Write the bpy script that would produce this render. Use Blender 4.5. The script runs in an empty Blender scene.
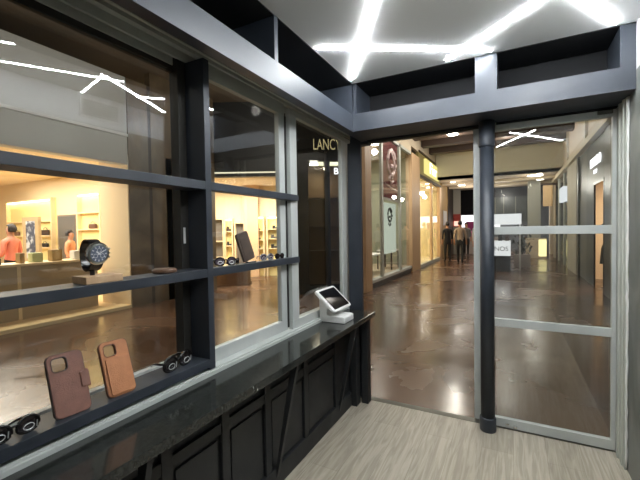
import bpy, bmesh, math, random
from mathutils import Vector, Matrix
random.seed(7)
SC = bpy.context.scene
COL = SC.collection
PI = math.pi

# ------------------------------------------------------------------ camera, world, exposure
def cam():
    yaw, pitch, roll = 0.488002, -0.0259361, -0.0161604
    cy, sy = math.cos(yaw), math.sin(yaw); cp, sp = math.cos(pitch), math.sin(pitch)
    cr, sr = math.cos(roll), math.sin(roll)
    f = Vector((-sy*cp, cy*cp, sp)); r = Vector((cy, sy, 0)); u = r.cross(f)
    r2 = cr*r + sr*u; u2 = -sr*r + cr*u
    M = Matrix(((r2.x, u2.x, -f.x, 0), (r2.y, u2.y, -f.y, 0), (r2.z, u2.z, -f.z, 1.40), (0, 0, 0, 1)))
    c = bpy.data.cameras.new('camera'); c.sensor_width = 36; c.sensor_fit = 'HORIZONTAL'
    c.lens = 363.936/640*36; c.clip_start = 0.02
    o = bpy.data.objects.new('camera', c); o.matrix_world = M; COL.objects.link(o); SC.camera = o
cam()
W = bpy.data.worlds.new('world'); SC.world = W; W.use_nodes = True
W.node_tree.nodes['Background'].inputs[0].default_value = (0.9, 0.88, 0.85, 1)
W.node_tree.nodes['Background'].inputs[1].default_value = 0.05
SC.view_settings.view_transform = 'Standard'; SC.view_settings.look = 'None'
SC.view_settings.gamma = 1; SC.view_settings.use_curve_mapping = False
SC.view_settings.exposure = 1.0
STRIP = 84.0
def area(name, loc, sx, sy, power, color=(1, .93, .82), rot=(0, 0, 0)):
    l = bpy.data.lights.new(name, 'AREA'); l.shape = 'RECTANGLE'; l.size = sx; l.size_y = sy
    l.energy = power; l.color = color
    o = bpy.data.objects.new(name, l); o.location = loc; o.rotation_euler = rot; COL.objects.link(o); return o
WARM = (1, .92, .80)
# mall corridor ceiling lighting, plus added plaza fill
def lamp(name, loc, power, color=(1, .94, .84), r=.16):
    l = bpy.data.lights.new(name, 'POINT'); l.shadow_soft_size = r*.6; l.energy = power*0.66; l.color = color
    o = bpy.data.objects.new(name, l); o.location = loc; COL.objects.link(o)
for x_, y_, p_ in ((-.3, 5.0, 10), (-1.9, 6.6, 16), (-.35, 8.7, 16), (-2.2, 9.6, 20), (-1.66, 12.15, 34), (-.2, 13.6, 30)): lamp('corridor_lamp', (x_, y_, 4.10), p_)
for x_, y_, p_ in ((-2.2, 17.2, 13), (-1.9, 19.2, 13), (-.5, 18.4, 20), (.6, 16.9, 20), (-.4, 20.3, 22)): lamp('corridor_lamp', (x_, y_, 3.05), p_)
for x_, y_, p_ in ((-3.6, .4, 30), (-3.9, 3.2, 34), (-4.6, 6.0, 14), (-3.6, -1.8, 20)): lamp('plaza_fill', (x_, y_, 3.85), p_)  # added fill points without fixtures, brightening the plaza ceiling and facades
# shop interior lighting
area('shop_light', (-9.6, 3.0, 2.84), 4.2, 3.0, 190, WARM)
area('shop_light', (-6.55, 7.75, 2.72), 2.8, 1.4, 130, WARM, (0, 0, .488))
area('shop_light', (-4.2, 10.0, 3.7), 1.6, 3.2, 85, (1, .97, .86))
area('shop_light', (-4.3, 15.0, 3.3), 1.8, 3.6, 85, (1, .93, .76))
area('shop_light', (2.7, 10.4, 2.55), 1.2, 1.2, 40, (1, .86, .70))
area('shop_light', (-0.9, 22.2, 3.2), 3.0, 1.6, 110, (1, .97, .95))

# ------------------------------------------------------------------ materials
def lin(c):
    c = c/255.0
    return c/12.92 if c <= .04045 else ((c+.055)/1.055)**2.4
def rgb(r, g, b): return (lin(r), lin(g), lin(b), 1)
MATS = {}
def mat(name, col, rough=.5, metal=0, spec=.5, emit=None, es=0, coat=0):
    if name in MATS: return MATS[name]
    m = bpy.data.materials.new(name); m.use_nodes = True
    b = m.node_tree.nodes['Principled BSDF']
    b.inputs['Base Color'].default_value = col; b.inputs['Roughness'].default_value = rough
    b.inputs['Metallic'].default_value = metal; b.inputs['Specular IOR Level'].default_value = spec
    b.inputs['Coat Weight'].default_value = coat
    if emit:
        b.inputs['Emission Color'].default_value = emit; b.inputs['Emission Strength'].default_value = es
    MATS[name] = m; return m
def noisy(name, c1, c2, scale=(4, 4, 4), rough=(.4, .5), detail=6, bump=0.0, bscale=None, metal=0, lo=.35, hi=.65, spec=.5, dist=0.0):
    m = mat(name, c1, rough[0], metal, spec); nt = m.node_tree; N = nt.nodes; L = nt.links; b = N['Principled BSDF']
    tc = N.new('ShaderNodeTexCoord'); mp = N.new('ShaderNodeMapping'); mp.inputs['Scale'].default_value = scale
    no = N.new('ShaderNodeTexNoise'); no.inputs['Scale'].default_value = 1; no.inputs['Detail'].default_value = detail
    no.inputs['Distortion'].default_value = dist
    r = N.new('ShaderNodeValToRGB'); r.color_ramp.elements[0].position = lo; r.color_ramp.elements[1].position = hi
    r.color_ramp.elements[0].color = c1; r.color_ramp.elements[1].color = c2
    L.new(tc.outputs['Object'], mp.inputs[0]); L.new(mp.outputs[0], no.inputs['Vector'])
    L.new(no.outputs['Fac'], r.inputs[0]); L.new(r.outputs[0], b.inputs['Base Color'])
    mr = N.new('ShaderNodeMapRange'); mr.inputs[3].default_value = rough[0]; mr.inputs[4].default_value = rough[1]
    mr.inputs[1].default_value = lo; mr.inputs[2].default_value = hi
    L.new(no.outputs['Fac'], mr.inputs[0]); L.new(mr.outputs[0], b.inputs['Roughness'])
    if bump:
        bn = N.new('ShaderNodeTexNoise'); bn.inputs['Detail'].default_value = 3
        bm_ = N.new('ShaderNodeMapping'); bm_.inputs['Scale'].default_value = bscale or scale; bn.inputs['Scale'].default_value = 1
        L.new(tc.outputs['Object'], bm_.inputs[0]); L.new(bm_.outputs[0], bn.inputs['Vector'])
        bu = N.new('ShaderNodeBump'); bu.inputs['Strength'].default_value = bump; bu.inputs['Distance'].default_value = .01
        L.new(bn.outputs['Fac'], bu.inputs['Height']); L.new(bu.outputs[0], b.inputs['Normal'])
    return m
def emis(name, col, s):
    return mat(name, (0, 0, 0, 1), .5, 0, 0, col, s)
def glass(name, r0=.055, tint=(.93, .95, .94, 1)):
    if name in MATS: return MATS[name]
    m = bpy.data.materials.new(name); m.use_nodes = True; nt = m.node_tree; N = nt.nodes; L = nt.links
    N.remove(N['Principled BSDF']); out = N['Material Output']
    tr = N.new('ShaderNodeBsdfTransparent'); tr.inputs[0].default_value = tint
    gl = N.new('ShaderNodeBsdfGlossy'); gl.inputs['Roughness'].default_value = .0; gl.inputs[0].default_value = (1, 1, 1, 1)
    lw = N.new('ShaderNodeLayerWeight'); lw.inputs[0].default_value = .5
    p = N.new('ShaderNodeMath'); p.operation = 'POWER'; p.inputs[1].default_value = 5
    ma = N.new('ShaderNodeMath'); ma.operation = 'MULTIPLY_ADD'; ma.inputs[1].default_value = 1-r0; ma.inputs[2].default_value = r0
    mx = N.new('ShaderNodeMixShader')
    L.new(lw.outputs['Facing'], p.inputs[0]); L.new(p.outputs[0], ma.inputs[0]); L.new(ma.outputs[0], mx.inputs[0])
    L.new(tr.outputs[0], mx.inputs[1]); L.new(gl.outputs[0], mx.inputs[2]); L.new(mx.outputs[0], out.inputs['Surface'])
    MATS[name] = m; return m

SLATE = noisy('slate_paint', rgb(48, 53, 61), rgb(54, 59, 67), (6, 6, 6), (.38, .48))
SLATE_D = noisy('dark_slate_paint', rgb(41, 46, 53), rgb(47, 52, 60), (8, 8, 8), (.4, .5))
NICHE_SHADE = mat('niche_shade_black', rgb(8, 9, 13), .8)  # near-black colour stands in for the shade inside the slate niches
BLACK = noisy('black_board', rgb(26, 28, 30), rgb(31, 33, 35), (5, 5, 5), (.45, .6))
ALU = noisy('brushed_aluminium', rgb(182, 186, 183), rgb(194, 197, 193), (5, 5, 5), (.36, .46), metal=.15)
ALU_W = noisy('matt_aluminium', rgb(172, 175, 166), rgb(184, 187, 178), (5, 5, 5), (.42, .5), metal=.1)
ALU_D = mat('dark_aluminium', rgb(96, 95, 86), .4, .6)
GASKET = mat('rubber_gasket', rgb(40, 38, 34), .7)
CEIL = mat('ceiling_board', rgb(242, 243, 241), .8)
WALLW = noisy('white_plaster', rgb(214, 216, 218), rgb(200, 202, 204), (2, 2, 2), (.7, .8))
WALLG = noisy('grey_panel', rgb(112, 115, 111), rgb(92, 95, 92), (3, 3, 2), (.4, .6), dist=.6)
STONE = noisy('black_granite', rgb(32, 34, 32), rgb(58, 60, 56), (60, 60, 60), (.10, .17), detail=9, lo=.45, hi=.85)
MALLF = noisy('polished_brown_floor', rgb(76, 55, 42), rgb(102, 76, 57), (.9, .9, .9), (.15, .30), detail=9, bump=.2, bscale=(3, 3, 3), dist=.8)
GLASS = glass('clear_glass', .075)
GLASS_S = glass('shop_glass', .02, (.95, .95, .94, 1))
LED = emis('led_strip', (.93, .97, 1, 1), STRIP)
CREAM = mat('cream_plaster', rgb(236, 216, 178), .7)
CREAM_W = mat('cream_shelf', rgb(236, 214, 170), .6)
BEIGE = mat('beige_plaster', rgb(205, 190, 165), .7)
TANW = noisy('tan_wood', rgb(178, 146, 112), rgb(196, 164, 128), (20, 20, 1.5), (.45, .55))
BROWNST = noisy('brown_stone', rgb(98, 84, 66), rgb(132, 112, 86), (1.2, 1.2, .8), (.3, .5), dist=1.5)
MALLC = noisy('mall_ceiling', rgb(120, 108, 94), rgb(136, 122, 106), (1, 1, 1), (.7, .8))
BEAMB = mat('brown_beam', rgb(64, 48, 38), .6)
WHITE = mat('white_plastic', rgb(228, 228, 226), .35)
WHITEM = mat('white_matt', rgb(225, 224, 220), .6)
BLK = mat('black_plastic', rgb(18, 18, 20), .3)
BLKG = mat('black_screen', rgb(8, 9, 11), .12)
STOREF = mat('shop_fascia_grey', rgb(196, 196, 192), .7)
CHROME = mat('chrome', rgb(215, 215, 212), .18, 1)
SKIN = mat('skin', rgb(176, 126, 98), .6)
HAIR = mat('dark_hair', rgb(32, 24, 22), .6)

def wood_floor():
    m = mat('oak_plank_floor', rgb(190, 180, 162), .38); nt = m.node_tree; N = nt.nodes; L = nt.links; b = N['Principled BSDF']
    tc = N.new('ShaderNodeTexCoord'); mp = N.new('ShaderNodeMapping'); mp.inputs['Rotation'].default_value = (0, 0, PI/2)
    br = N.new('ShaderNodeTexBrick'); br.inputs['Scale'].default_value = 1; br.inputs['Brick Width'].default_value = 1.25
    br.inputs['Row Height'].default_value = .18; br.inputs['Mortar Size'].default_value = .0012
    br.inputs['Color1'].default_value = rgb(184, 176, 160); br.inputs['Color2'].default_value = rgb(172, 164, 148); br.inputs['Mortar'].default_value = rgb(150, 142, 126)
    m2 = N.new('ShaderNodeMapping'); m2.inputs['Scale'].default_value = (42, 3.0, 1)
    no = N.new('ShaderNodeTexNoise'); no.inputs['Scale'].default_value = 1; no.inputs['Detail'].default_value = 8; no.inputs['Distortion'].default_value = 1.2
    rp = N.new('ShaderNodeValToRGB'); rp.color_ramp.elements[0].position = .38; rp.color_ramp.elements[1].position = .62
    rp.color_ramp.elements[0].color = (.62, .6, .56, 1); rp.color_ramp.elements[1].color = (1.0, 1.0, 1.0, 1)
    mx = N.new('ShaderNodeMix'); mx.data_type = 'RGBA'; mx.blend_type = 'MULTIPLY'; mx.inputs[0].default_value = .75
    L.new(tc.outputs['Object'], mp.inputs[0]); L.new(mp.outputs[0], br.inputs['Vector'])
    L.new(tc.outputs['Object'], m2.inputs[0]); L.new(m2.outputs[0], no.inputs['Vector']); L.new(no.outputs['Fac'], rp.inputs[0])
    L.new(br.outputs['Color'], mx.inputs[6]); L.new(rp.outputs[0], mx.inputs[7]); L.new(mx.outputs[2], b.inputs['Base Color'])
    return m
WOODF = wood_floor()

# ------------------------------------------------------------------ mesh helpers
def box(bm, x0, x1, y0, y1, z0, z1, M=None):
    vs = [bm.verts.new((x, y, z)) for x in (x0, x1) for y in (y0, y1) for z in (z0, z1)]
    for f in ((0, 1, 3, 2), (4, 6, 7, 5), (0, 4, 5, 1), (2, 3, 7, 6), (0, 2, 6, 4), (1, 5, 7, 3)):
        bm.faces.new([vs[i] for i in f])
    if M is not None:
        for v in vs: v.co = M @ v.co
    return vs
def prism(bm, pts, vec):
    a = [bm.verts.new(p) for p in pts]; b = [bm.verts.new(Vector(p)+Vector(vec)) for p in pts]
    n = len(pts); bm.faces.new(a[::-1]); bm.faces.new(b)
    for i in range(n): bm.faces.new((a[i], a[(i+1) % n], b[(i+1) % n], b[i]))
def lathe(bm, prof, n=24, M=None):
    rings = []
    for r, z in prof:
        ring = []
        for i in range(n):
            t = 2*PI*i/n; p = Vector((r*math.cos(t), r*math.sin(t), z))
            ring.append(bm.verts.new(M @ p if M is not None else p))
        rings.append(ring)
    for k in range(len(rings)-1):
        for i in range(n):
            bm.faces.new((rings[k][i], rings[k][(i+1) % n], rings[k+1][(i+1) % n], rings[k+1][i]))
    bm.faces.new(rings[0][::-1]); bm.faces.new(rings[-1])
def tube(bm, pts, r, n=8, closed=False):
    pts = [Vector(p) for p in pts]; rings = []; N = len(pts)
    rr = r if isinstance(r, (list, tuple)) else [r]*N
    for i, p in enumerate(pts):
        if closed: d = pts[(i+1) % N]-pts[i-1]
        else: d = pts[min(i+1, N-1)]-pts[max(i-1, 0)]
        d.normalize(); a = Vector((0, 0, 1)) if abs(d.z) < .9 else Vector((1, 0, 0))
        u = d.cross(a).normalized(); v = d.cross(u)
        rings.append([bm.verts.new(p+rr[i]*(math.cos(2*PI*k/n)*u+math.sin(2*PI*k/n)*v)) for k in range(n)])
    for i in range(N if closed else N-1):
        A, B = rings[i], rings[(i+1) % N]
        off = 0
        if closed and i == N-1:
            off = min(range(n), key=lambda o: (A[0].co-B[o].co).length)
        for k in range(n): bm.faces.new((A[k], A[(k+1) % n], B[(k+1+off) % n], B[(k+off) % n]))
    if not closed: bm.faces.new(rings[0][::-1]); bm.faces.new(rings[-1])
def rrect(w, h, r, n=6):
    out = []
    for cx, cy, a in ((w/2-r, h/2-r, 0), (-w/2+r, h/2-r, PI/2), (-w/2+r, -h/2+r, PI), (w/2-r, -h/2+r, 1.5*PI)):
        for k in range(n+1):
            t = a+PI/2*k/n; out.append((cx+r*math.cos(t), cy+r*math.sin(t)))
    return out
def obj(name, bm, m, parent=None, bevel=0, smooth=False, label=None, mats=None):
    bmesh.ops.recalc_face_normals(bm, faces=bm.faces)
    me = bpy.data.meshes.new(name); bm.to_mesh(me); bm.free()
    for k in (mats or [m]): me.materials.append(k)
    if smooth:
        for p in me.polygons: p.use_smooth = True
    o = bpy.data.objects.new(name, me); COL.objects.link(o)
    if parent is not None: o.parent = parent
    if bevel:
        b = o.modifiers.new('bevel', 'BEVEL'); b.width = bevel; b.segments = 2; b.limit_method = 'ANGLE'
    if label: o['label'] = label
    return o
def bx(name, dims, m, parent=None, bevel=0, **k):
    bm = bmesh.new()
    if isinstance(dims[0], (tuple, list)):
        for d in dims: box(bm, *d)
    else: box(bm, *dims)
    return obj(name, bm, m, parent, bevel, **k)
def tag(o, label, cat, group=None):
    o['label'] = label; o['category'] = cat
    if group: o['group'] = group
    return o
def thing(name, label, cat, loc=(0, 0, 0), rz=0, group=None):
    o = bpy.data.objects.new(name, None); o.empty_display_size = .05; COL.objects.link(o)
    o.location = loc; o.rotation_euler = (0, 0, rz)
    return tag(o, label, cat, group)
def struct(o): o['kind'] = 'structure'; return o
def sbox(name, dims, m, bevel=0): return struct(bx(name, dims, m, None, bevel))
def sroot(name, loc=(0, 0, 0), rz=0):
    o = bpy.data.objects.new(name, None); COL.objects.link(o); o.location = loc; o.rotation_euler = (0, 0, rz); return struct(o)
def text(name, s, size, m, parent, M, ext=.004, label=None):
    cu = bpy.data.curves.new(name, 'FONT'); cu.body = s; cu.size = size; cu.extrude = ext; cu.align_x = 'CENTER'; cu.align_y = 'CENTER'
    t = bpy.data.objects.new(name, cu); COL.objects.link(t)
    dg = bpy.context.evaluated_depsgraph_get(); me = bpy.data.meshes.new_from_object(t.evaluated_get(dg))
    bpy.data.objects.remove(t); me.materials.clear(); me.materials.append(m); me.transform(M)
    o = bpy.data.objects.new(name, me); COL.objects.link(o); o.parent = parent
    if label: o['label'] = label
    return o
def face_x(x, y, z, sx=1, sy=1):   # text plane facing +X, reading toward +Y
    return Matrix.Translation((x, y, z)) @ Matrix(((0, 0, 1, 0), (1, 0, 0, 0), (0, 1, 0, 0), (0, 0, 0, 1))) @ Matrix.Diagonal((sx, sy, 1, 1))
def face_nx(x, y, z, sx=1, sy=1):  # facing -X, reading toward -Y
    return Matrix.Translation((x, y, z)) @ Matrix(((0, 0, -1, 0), (-1, 0, 0, 0), (0, 1, 0, 0), (0, 0, 0, 1))) @ Matrix.Diagonal((sx, sy, 1, 1))
def face_ny(x, y, z, sx=1, sy=1):  # facing -Y, reading toward +X
    return Matrix.Translation((x, y, z)) @ Matrix(((1, 0, 0, 0), (0, 0, -1, 0), (0, 1, 0, 0), (0, 0, 0, 1))) @ Matrix.Diagonal((sx, sy, 1, 1))

# ------------------------------------------------------------------ kiosk shell
sbox('floor', (-1.30, .60, -1.7, 2.80, -.10, 0), WOODF)
sbox('floor', (-19, 8.5, -3, 2.80, -.16, -.102), MALLF)
sbox('floor', (-19, 8.5, 2.86, 30, -.10, 0), MALLF)
sbox('floor', (-19, -1.42, -3, 2.86, -.10, 0), MALLF)
sbox('trim_1', (-1.42, .60, 2.80, 2.86, -.10, .002), ALU_D)                    # threshold strip
sbox('ceiling', (-1.04, .60, -1.7, 2.50, 2.47, 2.53), CEIL)
sbox('trim_14', [(-1.46, -1.04, -1.7, 2.86, 2.466, 2.53), (-1.04, .60, 2.50, 2.86, 2.466, 2.53)], NICHE_SHADE)
sbox('wall_right', [(.575, .70, -1.7, 2.62, 0, 2.22)], WALLG)
sbox('wall_right', [(.575, .70, -1.7, 2.62, 2.22, 2.47)], WALLW)
sbox('wall_back', (-1.46, .70, -1.82, -1.7, 0, 2.53), WALLW)
sbox('wall_left', (-1.42, -1.26, -1.7, 3.02, -.1, .70), SLATE_D)
sbox('wall_left', (-1.46, -1.26, -1.7, -.45, .70, 2.47), SLATE_D)
# header beam of the window wall: fascia, shelf and niches above
def niches_left():
    sbox('trim_2', (-1.10, -1.04, -1.7, 2.82, 2.122, 2.247), SLATE)
    bm = bmesh.new()
    for y in (-.62, .45, 1.513): box(bm, -1.40, -1.04, y, y+.03, 2.247, 2.47)
    struct(obj('trim_3', bm, SLATE))
    sbox('wall_left', [(-1.46, -1.40, -1.7, 3.02, 2.235, 2.47)], NICHE_SHADE)
    sbox('trim_4', [(-1.40, -1.10, -1.7, 2.50, 2.235, 2.247)], SLATE_D)
niches_left()
sbox('trim_5', (-1.04, .575, 2.50, 2.80, 2.122, 2.247), SLATE)
sbox('trim_6', [(-.209, -.085, 2.50, 2.80, 2.247, 2.47), (.508, .575, 2.50, 2.80, 2.247, 2.47)], SLATE)
sbox('trim_6', [(-1.036, -1.013, 2.51, 2.80, 2.247, 2.466)], SLATE)
sbox('trim_6', [(-1.40, -1.04, 2.50, 2.53, 2.247, 2.466), (-1.40, -1.10, 2.50, 3.02, 2.235, 2.246)], SLATE)
sbox('wall_left', [(-1.25, -1.04, 2.94, 3.02, 2.20, 2.466), (-1.20, -1.04, 2.825, 2.90, 2.10, 2.24)], SLATE_D)
sbox('wall_front', (-1.04, .70, 2.80, 2.90, 2.115, 2.53), NICHE_SHADE)
sbox('wall_left', (-1.225, -1.108, 2.822, 2.85, .0, 2.122), SLATE_D)           # corner post
# window header tracks
bm = bmesh.new()
for x in (-1.135, -1.175, -1.215, -1.255, -1.345): box(bm, x-.007, x+.007, -.45, 2.99, 2.190, 2.232)
box(bm, -1.40, -1.102, -.45, 2.99, 2.228, 2.234)
struct(obj('trim_7', bm, ALU_W))
# window outer frame: sill track with steps
bm = bmesh.new()
box(bm, -1.43, -1.226, -.45, 3.02, .70, .757); box(bm, -1.43, -1.236, -.45, 3.02, .757, .766); box(bm, -1.43, -1.258, -.45, 1.22, .766, .779)
struct(obj('trim_8', bm, ALU, bevel=.0015))
# the room's sliding window: two sashes on the right
def sash(root, x, y0, y1, z0, z1, bot, top, ls, rs, gy=None):
    d = .016
    bx('bottom_rail', (x-d, x+d, y0, y1, z0, z0+bot), ALU, root, .002)
    bx('top_rail', (x-d, x+d, y0, y1, z1-top, z1), ALU_W, root, .002)
    bx('stile', (x-d, x+d, y0, y0+ls, z0+bot, z1-top), ALU, root, .002)
    bx('stile', (x-d, x+d, y1-rs, y1, z0+bot, z1-top), ALU, root, .002)
    bx('glass', (x-.003, x+.003, y0+ls, y1-rs, z0+bot, z1-top), GLASS, root)
w1 = sroot('window_1'); sash(w1, -1.300, 1.262, 1.962, .766, 2.205, .066, .072, .014, .066)
w2 = sroot('window_2'); sash(w2, -1.267, 1.970, 2.94, .757, 2.180, .066, .038, .080, .18)
bx('gasket_gap_strip', (-1.283, -1.279, 1.955, 1.985, .78, 2.13), GASKET, w1)  # dark strip added to stand in for shade in the gap between sashes
bx('pull', (-1.284, -1.281, 1.268, 1.279, .785, .803), ALU_D, w1)
# left bay: sash pushed to the outer track
w3 = sroot('window_3')
bx('top_rail', (-1.40, -1.375, -.40, 1.215, 2.168, 2.232), ALU_W, w3, .002)
bx('gasket_gap_strip', (-1.398, -1.38, -.40, 1.215, 2.136, 2.168), GASKET, w3)
bx('bottom_rail', (-1.425, -1.395, -.40, 1.215, .779, .81), ALU, w3, .002)
bx('stile', (-1.40, -1.348, 1.180, 1.262, .781, 2.23), GASKET, w3)
bx('stile', (-1.42, -1.38, -.44, -.40, .779, 2.20), ALU, w3)
bm = bmesh.new(); n = .003
def gx(y, z): return -1.385 + (y-1.0)*.0363 + (z-1.7)*.0358
vs = [bm.verts.new((gx(y, z)+s, y, z)) for s in (-n, n) for y in (-.40, 1.185) for z in (.81, 2.14)]
for f in ((0, 1, 3, 2), (4, 6, 7, 5), (0, 4, 5, 1), (2, 3, 7, 6), (0, 2, 6, 4), (1, 5, 7, 3)): bm.faces.new([vs[i] for i in f])
obj('glass', bm, GLASS, w3)
bx('latch', (-1.352, -1.345, 1.192, 1.204, 1.350, 1.424), WHITE, w3, .002)

# ceiling LED strips
def strip(a, b, label, w=.0105):
    a = Vector((a[0], a[1], 0)); b = Vector((b[0], b[1], 0)); d = (b-a).normalized(); n = Vector((-d.y, d.x, 0))*w/2
    bm = bmesh.new(); z = 2.4635
    prism(bm, [(p.x, p.y, z) for p in (a-n, a+n, b+n, b-n)], (0, 0, .004))
    root = thing('led_strip', label, 'ceiling light', (0, 0, 0), 0, 'LED strips in the kiosk ceiling')
    obj('diffuser', bm, LED, root)
    bm = bmesh.new(); n2 = n*1.35
    prism(bm, [(p.x, p.y, z+.004) for p in (a-n2-d*.003, a+n2-d*.003, b+n2+d*.003, b-n2+d*.003)], (0, 0, .002))
    obj('profile', bm, WHITEM, root)
strip((-.40, 1.35), (-1.012, 2.42), 'white LED line running to the inner corner above the tablet')
strip((-1.012, 1.905), (-.115, 2.455), 'white LED line crossing the corner strip towards the middle post')
strip((-.369, 2.454), (.22, 1.95), 'white LED line slanting up right from the niche left of the middle post')
strip((-.19, 1.26), (.482, 2.463), 'white LED line ending at the right end of the door header')
strip((.40, 1.06), (-.13, 1.82), 'white LED line seen long and level in the left window reflection')
strip((-.55, 1.43), (.55, 1.675), 'white LED line reflected short above the vent in the left window')
strip((-.23, .20), (.22, .99), 'white LED line reflected rising left at the door top')
strip((-.04, 1.02), (.54, .22), 'white LED line reflected falling right at the door top')
# wall vent
v = thing('air_vent', 'white framed air grille on the upper right wall mirrored in the left window', 'air vent', (.575, 1.83, 2.355))
bm = bmesh.new()
for a in ((-.17, .17, -.085, -.065), (-.17, .17, .065, .085), (-.17, -.15, -.065, .065), (.15, .17, -.065, .065)): box(bm, -.014, 0, *a)
obj('frame', bm, WHITE, v)
bm = bmesh.new()
for k in range(8): box(bm, -.010, -.004, -.15, .15, -.062+k*.0165, -.056+k*.0165)
obj('louvre', bm, ALU_D, v)

# ------------------------------------------------------------------ door, pole, jamb
d = sroot('door_1'); Y0, Y1 = 2.805, 2.840
bx('top_rail', (-.165, .557, Y0, Y1, 2.0641, 2.108), ALU, d, .002)
bx('middle_rail', (-.165, .535, Y0, Y1, 1.353, 1.406), ALU, d, .002)
bx('middle_rail', (-.165, .535, Y0, Y1, .713, .766), ALU, d, .002)
bx('bottom_rail', (-.165, .557, Y0, Y1, .008, .068), ALU, d, .002)
bx('stile', (.535, .557, Y0, Y1, .068, 2.064), ALU, d, .002)
bx('stile', (-.20, -.165, Y0, Y1, .008, 2.108), ALU, d, .002)
for a, b in ((.068, .713), (.766, 1.353), (1.406, 2.064)): bx('glass', (-.165, .535, 2.820, 2.826, a, b), GLASS, d)
bm = bmesh.new(); box(bm, -.05, -.025, Y0-.010, Y0, .030, .042); box(bm, .0, .022, Y0-.012, Y0, .018, .034)
obj('floor_lock', bm, CHROME, d, .002)
bm = bmesh.new(); tube(bm, [(-.105, 2.79, 2.118), (-.105, 2.785, 2.088), (-.10, 2.785, 2.076), (-.085, 2.785, 2.072), (-.065, 2.785, 2.072)], .004)
box(bm, -.075, -.02, 2.785, Y0, 2.064, 2.086)
obj('top_bolt', bm, ALU_W, d)
bx('top_bolt', (.46, .535, 2.788, Y0, 2.082, 2.104), ALU_D, d, .002)
d2 = sroot('door_2')                                         # slid-back leaf, only its edge shows
bx('stile', (-.252, -.206, 2.845, 2.875, .008, 2.115), ALU, d2, .002)
bx('door_track', (-1.10, .60, 2.842, 2.88, 2.106, 2.122), ALU_D, d2)
bm = bmesh.new()
box(bm, .560, .574, 2.62, 2.80, 0, 2.118); box(bm, .559, .60, 2.80, 2.90, 0, 2.118); box(bm, .551, .562, 2.735, 2.760, 0, 2.118); box(bm, .553, .561, 2.66, 2.675, 0, 2.118)
struct(obj('trim_9', bm, ALU_W, bevel=.0015))
bm = bmesh.new(); pts = []
for k in range(46): pts.append((.570+random.uniform(-.003, .002), 2.617, .02+k*.0466))
tube(bm, pts, [random.uniform(.004, .0075) for _ in pts], 6)
struct(obj('trim_10', bm, WHITEM, smooth=True))
sbox('wall_front', (.60, 1.50, 2.80, 2.95, 0, 4.2), BEIGE)
p = thing('pillar', 'round dark slate pole standing beside the glass door under the header', 'pole', (-.157, 2.735, 0))
bm = bmesh.new(); lathe(bm, [(.0445, .09), (.0445, 1.955)], 32); obj('shaft', bm, SLATE_D, p, smooth=False)
bm = bmesh.new(); lathe(bm, [(.051, 0), (.053, .01), (.053, .085), (.050, .095)], 32); obj('base_collar', bm, SLATE_D, p)
bm = bmesh.new(); lathe(bm, [(.050, 1.95), (.051, 1.96), (.051, 2.120)], 32); obj('top_collar', bm, SLATE, p)
for o in p.children:
    for q in o.data.polygons: q.use_smooth = len(q.vertices) == 4

# ------------------------------------------------------------------ counter
c = thing('counter', 'black granite topped counter running under the left windows', 'counter', (-1.12, 1.0, 0))
def cb(name, dims, m, **k):
    o = bx(name, dims, m, c, **k); o.matrix_parent_inverse = Matrix.Translation((1.12, -1.0, 0)); return o
cb('worktop', [(-1.262, -.985, -1.68, 2.79, .703, .740)], STONE, bevel=.003)
cb('knee_board', (-1.26, -1.165, -1.68, 2.70, .0, .70), BLACK)
for y in (-.9, -.2, .45, .885, 1.20, 1.52, 1.92, 2.36): cb('batten', (-1.165, -1.145, y, y+.05, .0, .70), BLACK, bevel=.002)
for a, b in ((-.15, .45), (.50, .885), (.935, 1.20), (1.25, 1.52), (1.57, 1.92), (1.97, 2.36)):
    cb('rail', (-1.165, -1.149, a, b, .50, .55), BLACK, bevel=.002)
    cb('panel', (-1.165, -1.155, a+.02, b-.02, .12, .48), BLACK, bevel=.002)
cb('plinth', (-1.165, -1.140, -1.68, 2.66, 0, .11), BLACK, bevel=.002)
for y in (.72, 1.60, 2.41, -.3):
    bm = bmesh.new()
    prism(bm, [(-1.145, y, .03), (-1.145, y, .09), (-1.035, y, .703), (-.995, y, .703)], (0, .022, 0))
    o = obj('bracket', bm, BLACK, c); o.matrix_parent_inverse = Matrix.Translation((1.12, -1.0, 0))
cb('leg', (-1.15, -1.095, 2.64, 2.72, 0, .703), BLACK, bevel=.003)
cb('leg', (-1.085, -1.03, 2.72, 2.79, 0, .703), BLACK, bevel=.003)
cb('end_panel', (-1.26, -1.15, 2.70, 2.78, 0, .703), BLACK)

# ------------------------------------------------------------------ display shelf unit in the window
s = thing('display_shelf', 'dark slate display shelving set into the left window opening', 'shelf', (-1.29, .8, .779))
def sb(name, dims, **k):
    o = bx(name, dims, SLATE_D, s, **k); o.matrix_parent_inverse = Matrix.Translation((1.29, -.8, -.779)); return o
SH = [(.780, .817), (1.195, 1.232), (1.595, 1.632)]
for a, b in SH: sb('shelf_board', (-1.352, -1.230, -.40, 1.221, a, b), bevel=.0012)
for a, b in SH[1:]: sb('shelf_board', (-1.282, -1.230, 1.256, 2.03, a, b), bevel=.0012)
sb('post', [(-1.345, -1.2295, 1.221, 1.256, .768, 2.186)], bevel=.0012)
sb('post', (-1.34, -1.2295, -.44, -.40, .781, 2.186))

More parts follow.
